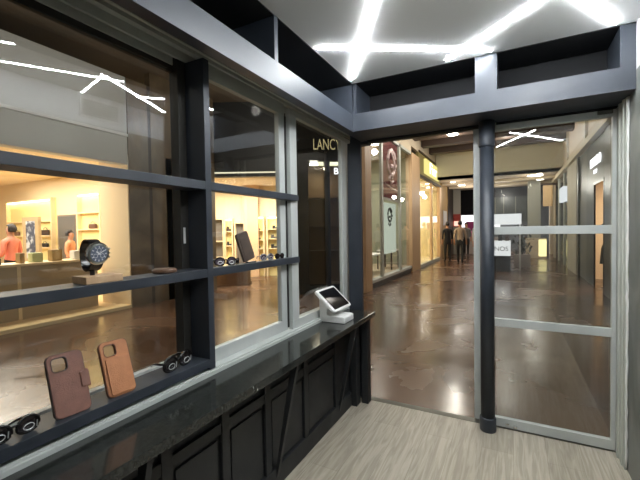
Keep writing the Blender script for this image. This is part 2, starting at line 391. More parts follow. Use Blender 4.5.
# ------------------------------------------------------------------ goods on the shelves
def phone_case(label, loc, rz, tilt, W_, H_, main, rim, kind):
    t = thing('phone_case', label, 'phone case', loc, rz)
    R = Matrix.Rotation(tilt, 4, 'X')
    # local: x width, z height, back of case faces -y; leaning back (+y at top)
    def place(bm):
        for v in bm.verts: v.co = R @ v.co
    T = .014
    bm = bmesh.new(); oc = rrect(W_, H_, .018)
    cw, ch, cr = W_*.42, W_*.42, .011; cx, cz = -W_/2+.012+cw/2, H_/2-.012-ch/2
    ic = [(x+cx, z+cz) for x, z in rrect(cw, ch, cr)]
    def ringmesh(outer, inner, y0, y1, z0=H_/2):
        n = len(outer)
        A = [bm.verts.new((x, y0, z+z0)) for x, z in outer]; B = [bm.verts.new((x, y1, z+z0)) for x, z in outer]
        C_ = [bm.verts.new((x, y0, z+z0)) for x, z in inner]; D = [bm.verts.new((x, y1, z+z0)) for x, z in inner]
        for i in range(n):
            j = (i+1) % n
            bm.faces.new((A[i], A[j], B[j], B[i])); bm.faces.new((C_[i], D[i], D[j], C_[j]))
            bm.faces.new((A[i], C_[i], C_[j], A[j])); bm.faces.new((B[i], B[j], D[j], D[i]))
    ringmesh(oc, ic, 0, T); place(bm); obj('shell', bm, main, t, bevel=.002)
    bm = bmesh.new()
    ringmesh([(x, z) for x, z in rrect(W_+.003, H_+.003, .0195)], [(x, z) for x, z in rrect(W_-.002, H_-.002, .0175)], .002, T+.002); place(bm)
    obj('rim', bm, rim, t)
    bm = bmesh.new()
    ringmesh([(x+cx, z+cz) for x, z in rrect(cw+.004, ch+.004, cr+.002)], [(x+cx, z+cz) for x, z in rrect(cw-.001, ch-.001, cr-.0005)], -.0015, T); place(bm)
    obj('camera_cutout', bm, rim, t)
    if kind == 'wallet':
        bm = bmesh.new(); pp = rrect(W_-.014, H_*.66, .008)
        prism(bm, [(x+.002, -.005, z+H_*.36) for x, z in pp], (0, .005, 0)); place(bm); obj('card_pocket', bm, main, t, bevel=.0015)
    else:
        bm = bmesh.new()
        prism(bm, [(W_/2-.018, -.003, H_*.38), (W_/2-.018, -.003, H_*.62), (W_/2+.006, -.003, H_*.66), (W_/2+.010, -.003, H_*.62), (W_/2+.010, -.003, H_*.36)], (0, .012, 0)); place(bm)
        obj('clasp', bm, main, t, bevel=.002)
    bm = bmesh.new(); tube(bm, [(0, .085, .003), (0, T+.034, H_*.45)], .0025); obj('prop', bm, BLK, t)
    return t
LB = noisy('brown_leather', rgb(112, 72, 58), rgb(126, 84, 68), (30, 30, 30), (.5, .6), bump=.2, bscale=(300, 300, 300))
LT = noisy('tan_leather', rgb(172, 112, 70), rgb(186, 124, 80), (30, 30, 30), (.5, .6), bump=.2, bscale=(300, 300, 300))
LG = noisy('grey_brown_leather', rgb(62, 50, 42), rgb(74, 60, 50), (30, 30, 30), (.5, .6))
RD = mat('dark_brown_edge', rgb(52, 32, 28), .5); RT = mat('orange_brown_edge', rgb(104, 60, 36), .5)
A90 = PI/2
phone_case('dark brown leather phone case with side clasp on the lowest window shelf', (-1.254, .652, .819), A90-.10, -.36, .104, .200, LB, RD, 'clasp')
phone_case('tan leather phone case with card pocket on the lowest window shelf', (-1.250, .816, .819), A90-.10, -.36, .098, .196, LT, RT, 'wallet')
# slim grey-brown case, seen from its back
t = thing('phone_case', 'slim grey-brown phone case leaning between sunglasses on the middle shelf right', 'phone case', (-1.262, 1.566, 1.234), A90-.1)
bm = bmesh.new(); prism(bm, [(x, 0, z+.079) for x, z in rrect(.088, .158, .012)], (0, .014, 0))
Rm = Matrix.Rotation(-.12, 4, 'X') @ Matrix.Shear('XZ', 4, (-.0, 0)) @ Matrix.Rotation(-.28, 4, 'Y')
for v_ in bm.verts: v_.co = Matrix.Translation((0, 0, .012)) @ Rm @ v_.co
obj('shell', bm, LG, t, bevel=.003)
bm = bmesh.new(); prism(bm, [(x, -.002, z+.079) for x, z in rrect(.060, .100, .010)], (0, .002, 0))
for v_ in bm.verts: v_.co = Matrix.Translation((0, 0, .012)) @ Rm @ v_.co
obj('pocket', bm, LG, t, bevel=.001)
bm = bmesh.new(); box(bm, -.020, .045, -.002, .018, -.002, .004); obj('foot', bm, BLK, t)

LENS = mat('dark_lens', rgb(26, 20, 20), .08, 0, .8)
def sunglasses(label, loc, rz, frame, lens, s_=1.0, accent=None, group=None):
    t = thing('sunglasses', label, 'sunglasses', loc, rz, group)
    def ring(cx, n=22):
        out = []
        for k in range(n):
            a = 2*PI*k/n
            out.append(((cx+.030*math.cos(a)*(1-.08*math.sin(a)))*s_, -.002*math.cos(2*a)*s_+abs(cx+.03*math.cos(a))**2*1.2*s_, (.026+.024*math.sin(a)*(1+.05*math.cos(a)))*s_))
        return out
    bm = bmesh.new()
    for cx in (-.036, .036): tube(bm, ring(cx), .0042*s_, 8, True)
    tube(bm, [(-.010*s_, 0, .034*s_), (0, -.003*s_, .037*s_), (.010*s_, 0, .034*s_)], .0035*s_)
    obj('frame', bm, frame, t, smooth=True)
    for cx in (-.036, .036):
        bm = bmesh.new(); r_ = ring(cx)
        a = [bm.verts.new((x, y+.0005, z)) for x, y, z in r_]; b = [bm.verts.new((x, y-.0012, z)) for x, y, z in r_]
        bm.faces.new(a); bm.faces.new(b[::-1])
        for i in range(len(a)): bm.faces.new((a[i], a[(i+1) % len(a)], b[(i+1) % len(a)], b[i]))
        obj('lens', bm, lens, t)
    for sx in (-1, 1):
        bm = bmesh.new()
        tube(bm, [(sx*.066*s_, .004*s_, .036*s_), (sx*.070*s_, .012*s_, .036*s_), (sx*.062*s_, .05*s_, .030*s_), (sx*.045*s_, .082*s_, .016*s_), (sx*.03*s_, .095*s_, .006*s_)], [.004*s_, .0045*s_, .004*s_, .0035*s_, .003*s_])
        obj('temple', bm, frame, t, smooth=True)
    if accent:
        for cx in (-.036, .036):
            bm = bmesh.new()
            tube(bm, [((cx+.014*math.cos(a))*s_, -.004*s_, (.020+.009*math.sin(a))*s_) for a in [k*PI/7 for k in range(14)]], .0013*s_, 6, True)
            tube(bm, [((cx+.022)*s_, -.004*s_, .030*s_), ((cx+.020)*s_, -.004*s_, .012*s_)], .0013*s_, 6)
            obj('lens_emblem', bm, accent, t)
    return t
FR = mat('black_acetate', rgb(16, 13, 14), .2)
FP = mat('mottled_acetate', rgb(60, 48, 58), .3)
SILV = mat('silver_mark', rgb(225, 225, 225), .3, .6)
sunglasses('black sunglasses with silver emblems at the left end of the lowest shelf', (-1.262, .492, .818), A90+.05, FR, LENS, 1.0, SILV)
sunglasses('black sunglasses with silver emblems beside the window post on the lowest shelf', (-1.270, 1.080, .818), A90+.12, FR, LENS, 1.22, SILV)
sunglasses('dark mottled sunglasses nearest the post on the middle shelf', (-1.262, 1.375, 1.233), A90-.5, FR, FP, .82, SILV)
sunglasses('black sunglasses tucked beside the grey-brown phone case', (-1.262, 1.465, 1.233), A90+.55, FR, LENS, .62)
sunglasses('pale framed sunglasses at the right end of the middle shelf', (-1.262, 1.72, 1.233), A90-.3, mat('clear_acetate', rgb(150, 150, 150), .2), FP, .72, SILV)
t = sunglasses('black sunglasses by the sash stile at the right end of the middle shelf', (-1.262, 1.85, 1.233), A90-.1, FR, LENS, .62)

# watch on its block
b_ = bx('display_block', (-.046, .046, -.075, .050, 0, .025), TANW); b_.location = (-1.286, .772, 1.2325); b_.rotation_euler = (0, 0, -.06)
for v_ in (b_,): b_.modifiers.new('bevel', 'BEVEL').width = .0015
tag(b_, 'small wooden block under the wristwatch on the middle shelf', 'display block')
w = thing('wristwatch', 'black wristwatch with steel bezel standing on the wooden block', 'watch', (-1.272, .745, 1.2575), A90-.30)
w.rotation_euler = (0, 0, A90-.02); w.scale = (1.12, 1.12, 1.12)
bm = bmesh.new()   # strap: a loop in the local y-z plane
n_ = 40; prof = []
for k in range(n_):
    a = 2*PI*k/n_; prof.append(Vector((0, .034*math.cos(a)+.026, .062+.047*math.sin(a))))
rings = []
for k in range(n_):
    dvec = (prof[(k+1) % n_]-prof[k-1]).normalized(); nn = Vector((0, -dvec.z, dvec.y))
    a = 2*PI*k/n_; hw = .019-.004*(math.cos(a)*.5+.5)
    rings.append([bm.verts.new(prof[k]+nn*s1+Vector((hw*s2, 0, 0))) for s1, s2 in ((-.003, -1), (-.003, 1), (.003, 1), (.003, -1))])
for k in range(n_):
    for i in range(4): bm.faces.new((rings[k][i], rings[k][(i+1) % 4], rings[(k+1) % n_][(i+1) % 4], rings[(k+1) % n_][i]))
obj('strap', bm, FR, w, smooth=False)
MW = Matrix.Translation((0, -.008, .068)) @ Matrix.Rotation(PI/2+.10, 4, 'X')
bm = bmesh.new(); lathe(bm, [(.031, -.010), (.035, -.002), (.035, .004), (.032, .008), (.027, .009)], 32, MW); obj('case', bm, CHROME, w)
bm = bmesh.new(); lathe(bm, [(.0255, .0085), (.0255, .0095)], 32, MW); obj('dial', bm, mat('grey_dial', rgb(104, 110, 124), .25), w)
bm = bmesh.new()
for k in range(12):
    Mk = MW @ Matrix.Rotation(k*PI/6, 4, 'Z'); box(bm, -.0012, .0012, .018, .0235, .0095, .0102, Mk)
for cx, cy in ((0, .011), (-.010, -.006), (.010, -.006)):
    tube(bm, [(MW @ Vector((cx+.006*math.cos(a), cy+.006*math.sin(a), .0100))) for a in [q*PI/7 for q in range(14)]], .0006, 5, True)
obj('dial_marks', bm, SILV, w)
bm = bmesh.new(); box(bm, -.0012, .0012, -.004, .017, .0102, .0108, MW @ Matrix.Rotation(-1.0, 4, 'Z')); box(bm, -.0015, .0015, -.004, .012, .0108, .0114, MW @ Matrix.Rotation(.9, 4, 'Z')); obj('hand', bm, WHITE, w)
for sx, sz in ((1, 0), (1, .013), (1, -.013)):
    bm = bmesh.new(); lathe(bm, [(.003, .030), (.0035, .033), (.0035, .038), (.002, .039)], 12, MW @ Matrix.Rotation(PI/2, 4, 'Y') @ Matrix.Translation((0, sz, 0))); obj('crown', bm, CHROME, w)
bm = bmesh.new(); tube(bm, [(0, .022, .0), (0, .022, .018)], .007, 12); obj('stand', bm, BLK, w)
bm = bmesh.new(); lathe(bm, [(.044, 0), (.049, .004), (.049, .012), (.044, .018), (.020, .019)], 32)
o = obj('wooden_disc', bm, mat('walnut', rgb(88, 62, 44), .5), smooth=False); o.location = (-1.300, 1.045, 1.2325)
tag(o, 'small round walnut disc lying on the middle shelf right of the watch', 'wooden disc')

# ------------------------------------------------------------------ tablet terminal
t = thing('tablet_terminal', 'white tablet payment stand on the far end of the granite counter', 'tablet', (-1.14, 2.40, .741))
def loc(p): return Vector(p)-Vector((-1.14, 2.40, .741))
T_, B_ = Vector((-1.243, 0, .972)), Vector((-1.088, 0, .832)); u_ = (T_-B_).normalized(); nrm = Vector((-u_.z, 0, u_.x)); nrm = -nrm if nrm.z < 0 else nrm
Ls = (T_-B_).length; ctr = (T_+B_)/2; ctr.y = 2.402
MT = Matrix.Translation(loc(ctr)) @ Matrix(((0, u_.x, nrm.x, 0), (1, 0, 0, 0), (0, u_.z, nrm.z, 0), (0, 0, 0, 1)))
bm = bmesh.new(); prism(bm, [MT @ Vector((x, z, -.018)) for x, z in rrect(.296, Ls, .022)], (MT.to_3x3() @ Vector((0, 0, .018)))); obj('bezel', bm, WHITE, t, bevel=.003)
bm = bmesh.new(); prism(bm, [MT @ Vector((x+.004, z, .0002)) for x, z in rrect(.248, Ls-.036, .006)], (MT.to_3x3() @ Vector((0, 0, .0012)))); obj('screen', bm, BLKG, t)
bm = bmesh.new()
prof = [(-1.245, .741), (-1.045, .741), (-1.045, .782), (-1.06, .788), (-1.165, .790), (-1.185, .800), (-1.180, .835), (-1.12, .852), (-1.225, .947), (-1.245, .93)]
prism(bm, [loc((x, 2.315, z)) for x, z in prof], (0, .165, 0)); obj('stand', bm, WHITE, t, bevel=.005)
bm = bmesh.new(); box(bm, -1.243, -1.047, 2.317, 2.478, .7405, .744, Matrix.Translation(loc((0, 0, 0)))); obj('foot_pad', bm, BLK, t)

# ================================================================== THE MALL
# ceiling of plaza / corridor
sbox('ceiling', (-19, 8.5, 2.0, 16.2, 4.58, 4.7), MALLC)
sbox('ceiling', (-19, -1.47, -3, 2.0, 4.20, 4.3), mat('plaza_ceiling', rgb(205, 192, 174), .8))
sbox('ceiling', (-6.3, 8.5, 16.2, 30, 3.50, 3.6), mat('far_ceiling', rgb(168, 152, 130), .8))
sbox('trim_11', (-2.92, 8.5, 16.2, 16.5, 3.50, 4.58), mat('bulkhead_beige', rgb(205, 198, 176), .8))
for y in (8.6, 10.4, 12.1, 13.4, 14.8): sbox('trim_12', (-2.92, 1.65, y, y+.35, 4.36, 4.58), BEAMB)
for y, z in ((17.8, 3.42), (19.5, 3.42)): sbox('trim_13', (-2.92, 1.65, y, y+.3, z, 3.50), BEIGE)
def downlight(x, y, z, label, r=.11, s=18):
    root = thing('downlight', label, 'ceiling light', (x, y, z), 0, 'recessed lights of the mall ceiling')
    bm = bmesh.new(); lathe(bm, [(r*1.2, -.012), (r*1.25, 0)], 20); obj('trim_ring', bm, WHITEM, root)
    bm = bmesh.new(); lathe(bm, [(r, -.016), (r, -.0125)], 20); obj('lamp', bm, emis('lamp_%d' % int(s), (1, .93, .8, 1), s), root)
downlight(-1.66, 12.15, 4.36, 'bright ceiling lamp second from the header in the corridor opening', .15, 28)
downlight(-2.40, 17.4, 3.50, 'ceiling lamp left of the black far screen', .10, 12)
downlight(-2.20, 18.9, 3.50, 'ceiling lamp right above the black far screen', .16, 12)
downlight(-.50, 18.4, 3.50, 'ceiling lamp just right of the pole through the door glass', .13, 12)
downlight(.80, 17.2, 3.50, 'largest ceiling lamp through the door glass', .26, 12)
downlight(1.05, 18.7, 3.50, 'ceiling lamp right below the largest one in the door glass', .14, 12)
downlight(.93, 16.7, 3.50, 'small ceiling lamp above the largest one in the door glass', .09, 12)
downlight(-.35, 8.7, 4.36, 'ceiling lamp where the reflected strip starts in the door top', .13, 24)
l = thing('panel_light', 'rectangular bright ceiling panel nearest the header in the corridor opening', 'ceiling light', (-1.60, 11.0, 4.36))
bx('diffuser', (-.30, .30, -.42, .42, -.02, -.005), emis('panel_lamp', (1, .93, .75, 1), 9), l); bx('frame', (-.33, .33, -.45, .45, -.005, 0), WHITEM, l)

# --- left corridor facade, X = -2.92
XF = -2.92
def yz(name, y0, y1, z0, z1, m, parent, x0=XF-.10, x1=XF, **k): return bx(name, (x0, x1, y0, y1, z0, z1), m, parent, **k)
sbox('wall_left_corridor'.replace('_corridor', ''), [(XF-.12, XF-.02, 11.95, 21.0, 4.02+.1, 4.60), (XF-.12, XF-.02, 7.66, 12.0, 3.9, 4.60)], BEIGE)
S = thing('storefront', 'glass shopfront with burgundy banner between tan columns left of the corridor', 'storefront', (XF, 8, 0))
def part(name, dims, m, root, **k):
    o = bx(name, dims, m, root, **k); o.matrix_parent_inverse = Matrix.Translation(root.location).inverted(); return o
part('column', (XF-.18, XF+.04, 7.60, 7.99, 0, 4.5), TANW, S)
part('column', (XF-.18, XF+.02, 11.90, 13.05, 0, 3.9), TANW, S)
part('plinth', (XF-.14, XF-.02, 7.99, 11.90, 0, .13), BLK, S)
part('sill', (XF-.16, XF, 7.99, 11.90, .13, .20), ALU, S)
for y in (8.86, 10.52): part('mullion', (XF-.06, XF, y, y+.13, .20, 3.9), ALU_W, S)
part('head', (XF-.10, XF, 7.99, 11.90, 3.82, 3.9), ALU_W, S)
part('glass', (XF-.04, XF-.03, 7.99, 11.90, .20, 3.82), GLASS_S, S)
part('display_floor', (XF-1.8, XF-.16, 7.80, 12.6, .10, .16), mat('pale_floor', rgb(190, 175, 150), .5), S)
part('back_wall', (XF-1.95, XF-1.8, 7.70, 13.05, 0, 4.0), mat('pale_green_wall', rgb(160, 163, 140), .7), S)
part('side_wall', (XF-1.8, XF-.2, 12.95, 13.05, 0, 4.0), mat('pale_green_wall', rgb(160, 163, 140), .7), S)
part('ceiling_board', (XF-1.95, XF-.2, 7.70, 13.05, 3.9, 3.96), BEIGE, S)
b = thing('banner', 'burgundy hanging banner with white script letter in the shop window', 'banner', (XF-.075, 9.82, 3.05))
M_BG = mat('burgundy_cloth', rgb(118, 34, 42), .7)
bx('cloth', (-.01, .01, -.62, .68, -.80, .80), M_BG, b)
bx('hem_bar', (-.015, .015, -.64, .70, -.86, -.80), WHITEM, b)
def swirl(root, cx, cz, s_, m, x=.014, r=.03, w=1.0):
    bm = bmesh.new()
    pts = [(.30, .30), (.22, .48), (.05, .55), (-.12, .45), (-.22, .20), (-.20, -.12), (-.05, -.30), (.15, -.28), (.24, -.10), (.12, .02), (-.05, -.02)]
    tube(bm, [(x, cx+a*s_*w, cz+b_*s_) for a, b_ in pts], r, 6)
    tube(bm, [(x, cx+a*s_*w, cz+b_*s_) for a, b_ in ((-.02, -.30), (-.12, -.46), (.02, -.58), (.16, -.50), (.12, -.40))], r*.8, 6)
    tube(bm, [(x, cx+a*s_*w, cz+b_*s_) for a, b_ in ((.02, .50), (.20, .25), (.34, .02), (.40, .10))], r*.8, 6)
    obj('script_letter', bm, m, root)
swirl(b, 0, .10, .80, mat('white_print', rgb(235, 215, 215), .6), r=.06, w=1.6)
bm = bmesh.new(); tube(bm, [(.014, -.55, -.42), (.014, 0, -.50), (.014, .60, -.54)], .025, 6); obj('printed_line', bm, MATS['white_print'], b)
b = thing('poster', 'pale green poster with dark script letter below the burgundy banner', 'poster', (XF-.09, 9.80, 1.7))
bx('sheet', (-.012, .012, -.62, .55, -.95, .42), emis('backlit_green_paper', (.80, .90, .74, 1), .42), b)
swirl(b, -.08, .05, .42, mat('dark_print', rgb(60, 60, 50), .6), r=.03, w=1.6)
def goods(name, label, cat, dims, m, loc_, group=None, bev=.02):
    o = bx(name, dims, m, None, bev); o.location = loc_; return tag(o, label, cat, group)
def table(label, loc_, w_, l_, h_, m, name='display_table'):
    r = thing(name, label, 'table', loc_)
    bx('tabletop', (-w_/2, w_/2, -l_/2, l_/2, h_-.04, h_), m, r, .005)
    for sx in (-1, 1):
        for sy in (-1, 1): bx('leg', (sx*(w_/2-.03)-.02, sx*(w_/2-.03)+.02, sy*(l_/2-.03)-.02, sy*(l_/2-.03)+.02, 0, h_-.04), BLK, r)
    return r
table('white display table behind the left pane of the banner shop', (XF-.55, 8.55, .16), .5, .8, .66, WHITEM)
table('display table under the green poster in the banner shop', (XF-.70, 9.9, .16), .5, 1.1, .55, WHITEM)
table('display table behind the right pane of the banner shop', (XF-.60, 11.25, .16), .5, .8, .60, WHITEM)
def lampshade(label, loc_):
    r = thing('table_lamp', label, 'lamp', loc_)
    bm = bmesh.new(); lathe(bm, [(.09, 0), (.09, .02), (.02, .03), (.015, .25)], 16); obj('base', bm, CHROME, r)
    bm = bmesh.new(); lathe(bm, [(.15, .25), (.10, .50)], 20); obj('lamp_shade', bm, emis('shade_glow', (1, .97, .85, 1), 1.4), r)
lampshade('white shaded lamp on the left table of the banner shop', (XF-.55, 8.45, .82))
lampshade('white shaded lamp on the right table of the banner shop', (XF-.60, 11.2, .76))
for i, (y, z, nm) in enumerate(((8.45, 2.2, 'upper'), (8.35, 1.3, 'lower'))):
    o = goods('display_box', 'pale %s display box hanging behind the left pane of the banner shop' % nm, 'display box', (-.05, .05, -.14, .14, -.25, .25), mat('pale_pink', rgb(225, 205, 190), .6), (XF-.35, y, z), 'display boxes in the banner shop window')
    o2 = bmesh.new(); tube(o2, [(0, 0, .25), (0, 0, 3.9-z)], .008, 5); obj('cord', o2, WHITEM, o)

# --- yellow shop
S = thing('storefront', 'bright yellow lit shopfront with illuminated sign further down the corridor', 'storefront', (XF, 14, 0))
YEL = mat('yellow_wall', rgb(240, 226, 184), .7)
part('sign_panel', (XF-.12, XF-.02, 13.05, 17.4, 3.35, 4.12), mat('olive_panel', rgb(150, 136, 84), .6), S)
part('frame', (XF-.10, XF+.02, 13.05, 17.4, 3.26, 3.35), BEAMB, S)
part('frame', (XF-.10, XF+.02, 13.05, 17.5, 4.12, 4.18), BEAMB, S)
part('lightbox', (XF-.02, XF+.06, 13.9, 16.7, 3.48, 4.02), emis('yellow_lightbox', (1, .88, .30, 1), .50), S)
text('lettering', 'Fossil'.upper()[:1]+'ior', .62, emis('white_letters', (1, .98, .8, 1), 1.6), S, Matrix.Translation((-XF, -14, 0)) @ face_x(XF+.065, 15.3, 3.74, 1.5, 1))
part('mullion', (XF-.08, XF, 15.25, 15.40, .05, 3.26), TANW, S)
part('jamb', (XF-.12, XF+.02, 17.0, 17.4, 0, 3.26), TANW, S)
part('glass', (XF-.05, XF-.04, 13.05, 17.0, .12, 3.26), GLASS_S, S)
part('sill', (XF-.10, XF+.01, 13.05, 17.0, 0, .12), ALU_W, S)
part('back_wall', (XF-2.9, XF-2.7, 13.06, 17.5, 0, 3.5), YEL, S)
part('side_wall', (XF-2.7, XF-.12, 17.4, 17.5, 0, 3.5), YEL, S)
part('side_wall', (XF-2.7, XF-.2, 13.06, 13.14, 0, 3.5), YEL, S)
part('ceiling_board', (XF-2.7, XF-.12, 13.06, 17.5, 3.4, 3.46), YEL, S)
part('display_floor', (XF-2.7, XF-.12, 13.14, 17.4, .02, .10), YEL, S)
def mannequin(label, loc_, dress):
    r = thing('mannequin', label, 'mannequin', loc_)
    bm = bmesh.new(); lathe(bm, [(.20, .55), (.17, .9), (.11, 1.08), (.15, 1.25), (.18, 1.42), (.10, 1.50), (.05, 1.54)], 18); obj('dress', bm, dress, r, smooth=True)
    bm = bmesh.new(); tube(bm, [(0, 0, 0), (0, 0, .6)], .02); lathe(bm, [(.16, 0), (.16, .02)], 18); obj('stand', bm, CHROME, r)
    bm = bmesh.new(); lathe(bm, [(.04, 1.52), (.06, 1.60), (.085, 1.70), (.075, 1.80), (.03, 1.85)], 16); obj('head', bm, WHITEM, r, smooth=True)
mannequin('headed mannequin in a dark dress left in the yellow shop window', (XF-.45, 13.45, .10), BLK)
mannequin('headed mannequin in a dark dress right in the yellow shop window', (XF-.45, 14.3, .10), BLK)
# brown recess past the yellow shop
sbox('wall_left', [(XF-.2, XF, 17.5, 19.3, 0, 3.5)], mat('ochre_panel', rgb(150, 120, 76), .6))
sbox('wall_left', [(XF-.2, XF+.04, 19.3, 21.6, 0, 3.5)], mat('dark_brown_panel', rgb(40, 28, 20), .6))
goods('notice_panel', 'pale notice panel on the ochre wall beyond the yellow shop', 'sign', (0, .03, -.5, .5, -.35, .35), mat('pale_notice', rgb(190, 185, 180), .5), (XF+.001, 18.4, 1.9))

# --- far end wall
sbox('wall_far', [(-2.92, 8.5, 24.5, 24.7, 0, 3.5)], mat('far_grey', rgb(80, 80, 80), .7))
sbox('wall_far', [(-2.88, -2.5, 21.0, 21.3, 0, 3.5)], mat('far_pillar', rgb(150, 145, 135), .7))
o = bx('far_screen', (-2.50, -1.30, 21.0, 21.12, 2.12, 3.45), mat('far_black', rgb(10, 10, 12), .8, 0, .1)); tag(o, 'large black panel hanging at the corridor end above the white shop', 'screen')
o = thing('shop_sign', 'red and pink lit sign at the corridor end left of the black panel', 'sign', (-2.70, 20.95, 1.85))
bx('panel', (-.19, .19, 0, .05, -.05, .32), mat('red_panel', rgb(150, 50, 40), .6), o)
bx('lit_face', (-.14, .14, -.02, 0, -.32, -.06), emis('pink_face', (1, .45, .35, 1), .9), o); bx('mount', (-.19, .19, 0, .05, -.35, -.05), mat('red_panel', rgb(150, 50, 40), .6), o)
k_ = thing('far_shop', 'bright white shop front with magenta picture at the corridor end', 'storefront', (-1.8, 21.3, 0))
bx('fascia', (-.7, 1.2, 0, .2, 1.45, 2.10), emis('white_lightbox', (1, .97, .97, 1), .85), k_)
bx('picture', (-.45, .25, -.03, 0, 1.30, 1.75), mat('magenta_print', rgb(130, 30, 90), .6), k_)
bx('counter_front', (-.7, 1.2, 0, .3, 0, .9), mat('far_counter', rgb(170, 160, 155), .6), k_)
for x, w_, m_, nm in ((-.15, .22, mat('pink_goods', rgb(220, 110, 170), .6), 'pink'), (.35, .20, mat('navy_goods', rgb(50, 50, 90), .6), 'navy')):
    bx('product', (x-w_/2, x+w_/2, -.05, .1, .9, 1.25), m_, k_)
# grey pillar and white kiosk seen through the door
o = sbox('wall_far', (.60, 1.10, 19.2, 19.6, 0, 3.5), mat('pillar_grey', rgb(150, 150, 140), .5))
o = thing('screen_wall', 'dark glazed upper screen with blue-black band through the door glass', 'screen', (0, 21.4, 0))
bx('band', (-1.2, 1.95, 0, .1, 3.0, 3.5), mat('navy_band', rgb(26, 30, 42), .4), o)
bx('glazing', (-1.2, .65, 0, .1, 1.7, 3.0), mat('grey_glazing', rgb(70, 75, 74), .3), o)
for x in (-.85, -.45, .1): bx('frame', (x, x+.03, -.04, 0, 1.7, 3.0), mat('pillar_grey', rgb(150, 150, 140), .5), o)
k_ = thing('kiosk', 'white kiosk with black base standing in the corridor right of the pole', 'kiosk', (-.17, 13.0, 0))
bx('base', (-.60, .10, 0, 1.0, 0, .50), BLK, k_)
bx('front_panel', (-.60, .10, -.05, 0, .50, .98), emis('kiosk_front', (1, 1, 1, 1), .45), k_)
bx('body', (-.60, .10, 0, 1.0, .50, .96), WHITEM, k_)
text('lettering', 'TACOS'[:1]+'INOS', .20, mat('grey_letters', rgb(120, 120, 120), .5), k_, face_ny(-.25, -.055, .72))
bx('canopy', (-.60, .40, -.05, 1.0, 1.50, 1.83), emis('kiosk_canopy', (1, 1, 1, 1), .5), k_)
for x in (-.55, .34): bx('post', (x, x+.05, .4, .45, .0 if x > 0 else .96, 1.5), WHITEM, k_)
for x, m_ in ((-.45, MATS['grey_letters']), (-.2, BLK), (0.0, BEAMB)): bx('display_jar', (x-.06, x+.06, .2, .35, .96, 1.22), m_, k_)
kr = thing('planter', 'dark leafy planter between the white kiosk and the grey pillar', 'plant', (.28, 14.6, 0))
bx('pot', (-.25, .25, -.15, .15, 0, .45), mat('far_counter', rgb(170, 160, 155), .6), kr)
bm = bmesh.new()
for k in range(130):
    a = random.uniform(0, 2*PI); r_ = random.uniform(0, .36); z_ = random.uniform(.45, 1.45); sz = random.uniform(.05, .1)
    c0 = Vector((r_*math.cos(a), r_*math.sin(a)*.6, z_)); q = Matrix.Rotation(random.uniform(0, 6), 3, 'Z') @ Matrix.Rotation(random.uniform(.3, 1.3), 3, 'X')
    bm.faces.new([bm.verts.new(c0+q @ Vector(p_)*sz) for p_ in ((0, -1, 0), (.45, -.2, .1), (.3, .7, .05), (0, 1.1, -.1), (-.4, .5, .05), (-.4, -.3, .1))])
tube(bm, [(0, 0, .4), (.02, 0, 1.3)], .03)
obj('foliage', bm, mat('dark_leaf', rgb(62, 66, 60), .6), kr)
o = thing('shop_cabinet', 'pale yellow lit cabinet at the foot of the grey pillar', 'cabinet', (.95, 18.8, 0))
bx('body', (-.45, .35, 0, .35, 0, .9), mat('pale_floor', rgb(190, 175, 150), .5), o); bx('lit_panel', (.05, .35, -.02, 0, .1, .85), emis('yellow_panel', (1, .86, .4, 1), .8), o)
o = thing('hanging_sign', 'orange-tan square panel high on the right past the grey pillar', 'sign', (1.40, 18.0, 2.72))
bx('panel', (-.28, .06, 0, .08, -.45, .42), mat('orange_tan', rgb(196, 166, 124), .6), o); bx('bracket', (-.28, .25, .0, .08, .42, .50), BEAMB, o)

# --- right facade, X = 1.65
XR = 1.65
sbox('wall_right', (XR, XR+.2, 2.9, 22, 3.50, 4.6), BEIGE)
sbox('wall_right', [(XR, XR+.25, y, y+w_, 0, 3.35) for y, w_ in ((19.2, .9), (22.0, .3))], BEIGE)
sbox('wall_right', (XR-.04, XR+.2, 12.75, 14.70, 0, 3.45), mat('pillar_beige', rgb(172, 166, 148), .6))
sbox('wall_right', (XR-.12, XR+.2, 2.9, 22, 3.35, 3.50), mat('ledge_beige', rgb(200, 190, 168), .6))
for y in (6.2, 11.2, 14.7): sbox('wall_right', (XR-.06, XR, y, y+.22, 3.5, 4.58), mat('ledge_beige', rgb(200, 190, 168), .6))
S = thing('storefront', 'grey glazed shopfront with small white sign behind the pale corridor pillar', 'storefront', (XR, 17, 0))
part('glazing', (XR+.02, XR+.10, 14.70, 19.2, 0, 3.35), mat('dark_glazing', rgb(52, 57, 60), .15), S)
for y in (15.9, 17.7): part('mullion', (XR-.02, XR+.02, y, y+.12, 0, 3.35), ALU_W, S)
part('sign', (XR-.10, XR+.02, 15.3, 16.5, 2.30, 2.82), emis('white_sign_face', (.95, .97, 1, 1), .5), S)
S = thing('storefront', 'grey ribbed shop panel between the pale pillar and the black shop', 'storefront', (XR, 12, 0))
part('glazing', (XR+.02, XR+.03, 11.35, 12.75, 0, 3.35), mat('grey_green_panel', rgb(98, 98, 90), .4), S)
part('mullion', (XR-.03, XR+.02, 12.5, 12.75, 0, 3.35), ALU_D, S)
S = thing('storefront', 'black shopfront with white lettering and peach lit doorway on the right', 'storefront', (XR, 9.5, 0))
DKP = mat('charcoal_panel', rgb(38, 38, 36), .35)
part('panel', [(XR, XR+.02, 10.35, 11.35, 0, 3.35), (XR, XR+.02, 8.1, 10.35, 2.38, 3.35), (XR, XR+.02, 8.1, 9.35, 0, 2.38)], DKP, S)
part('door_frame', [(XR-.01, XR+.025, 9.33, 9.38, 0, 2.40), (XR-.01, XR+.025, 10.35, 10.40, 0, 2.40), (XR-.01, XR+.025, 9.38, 10.35, 2.34, 2.40)], BLK, S)
part('pilaster', (XR-.02, XR, 8.1, 9.2, 0, 3.35), BLK, S)
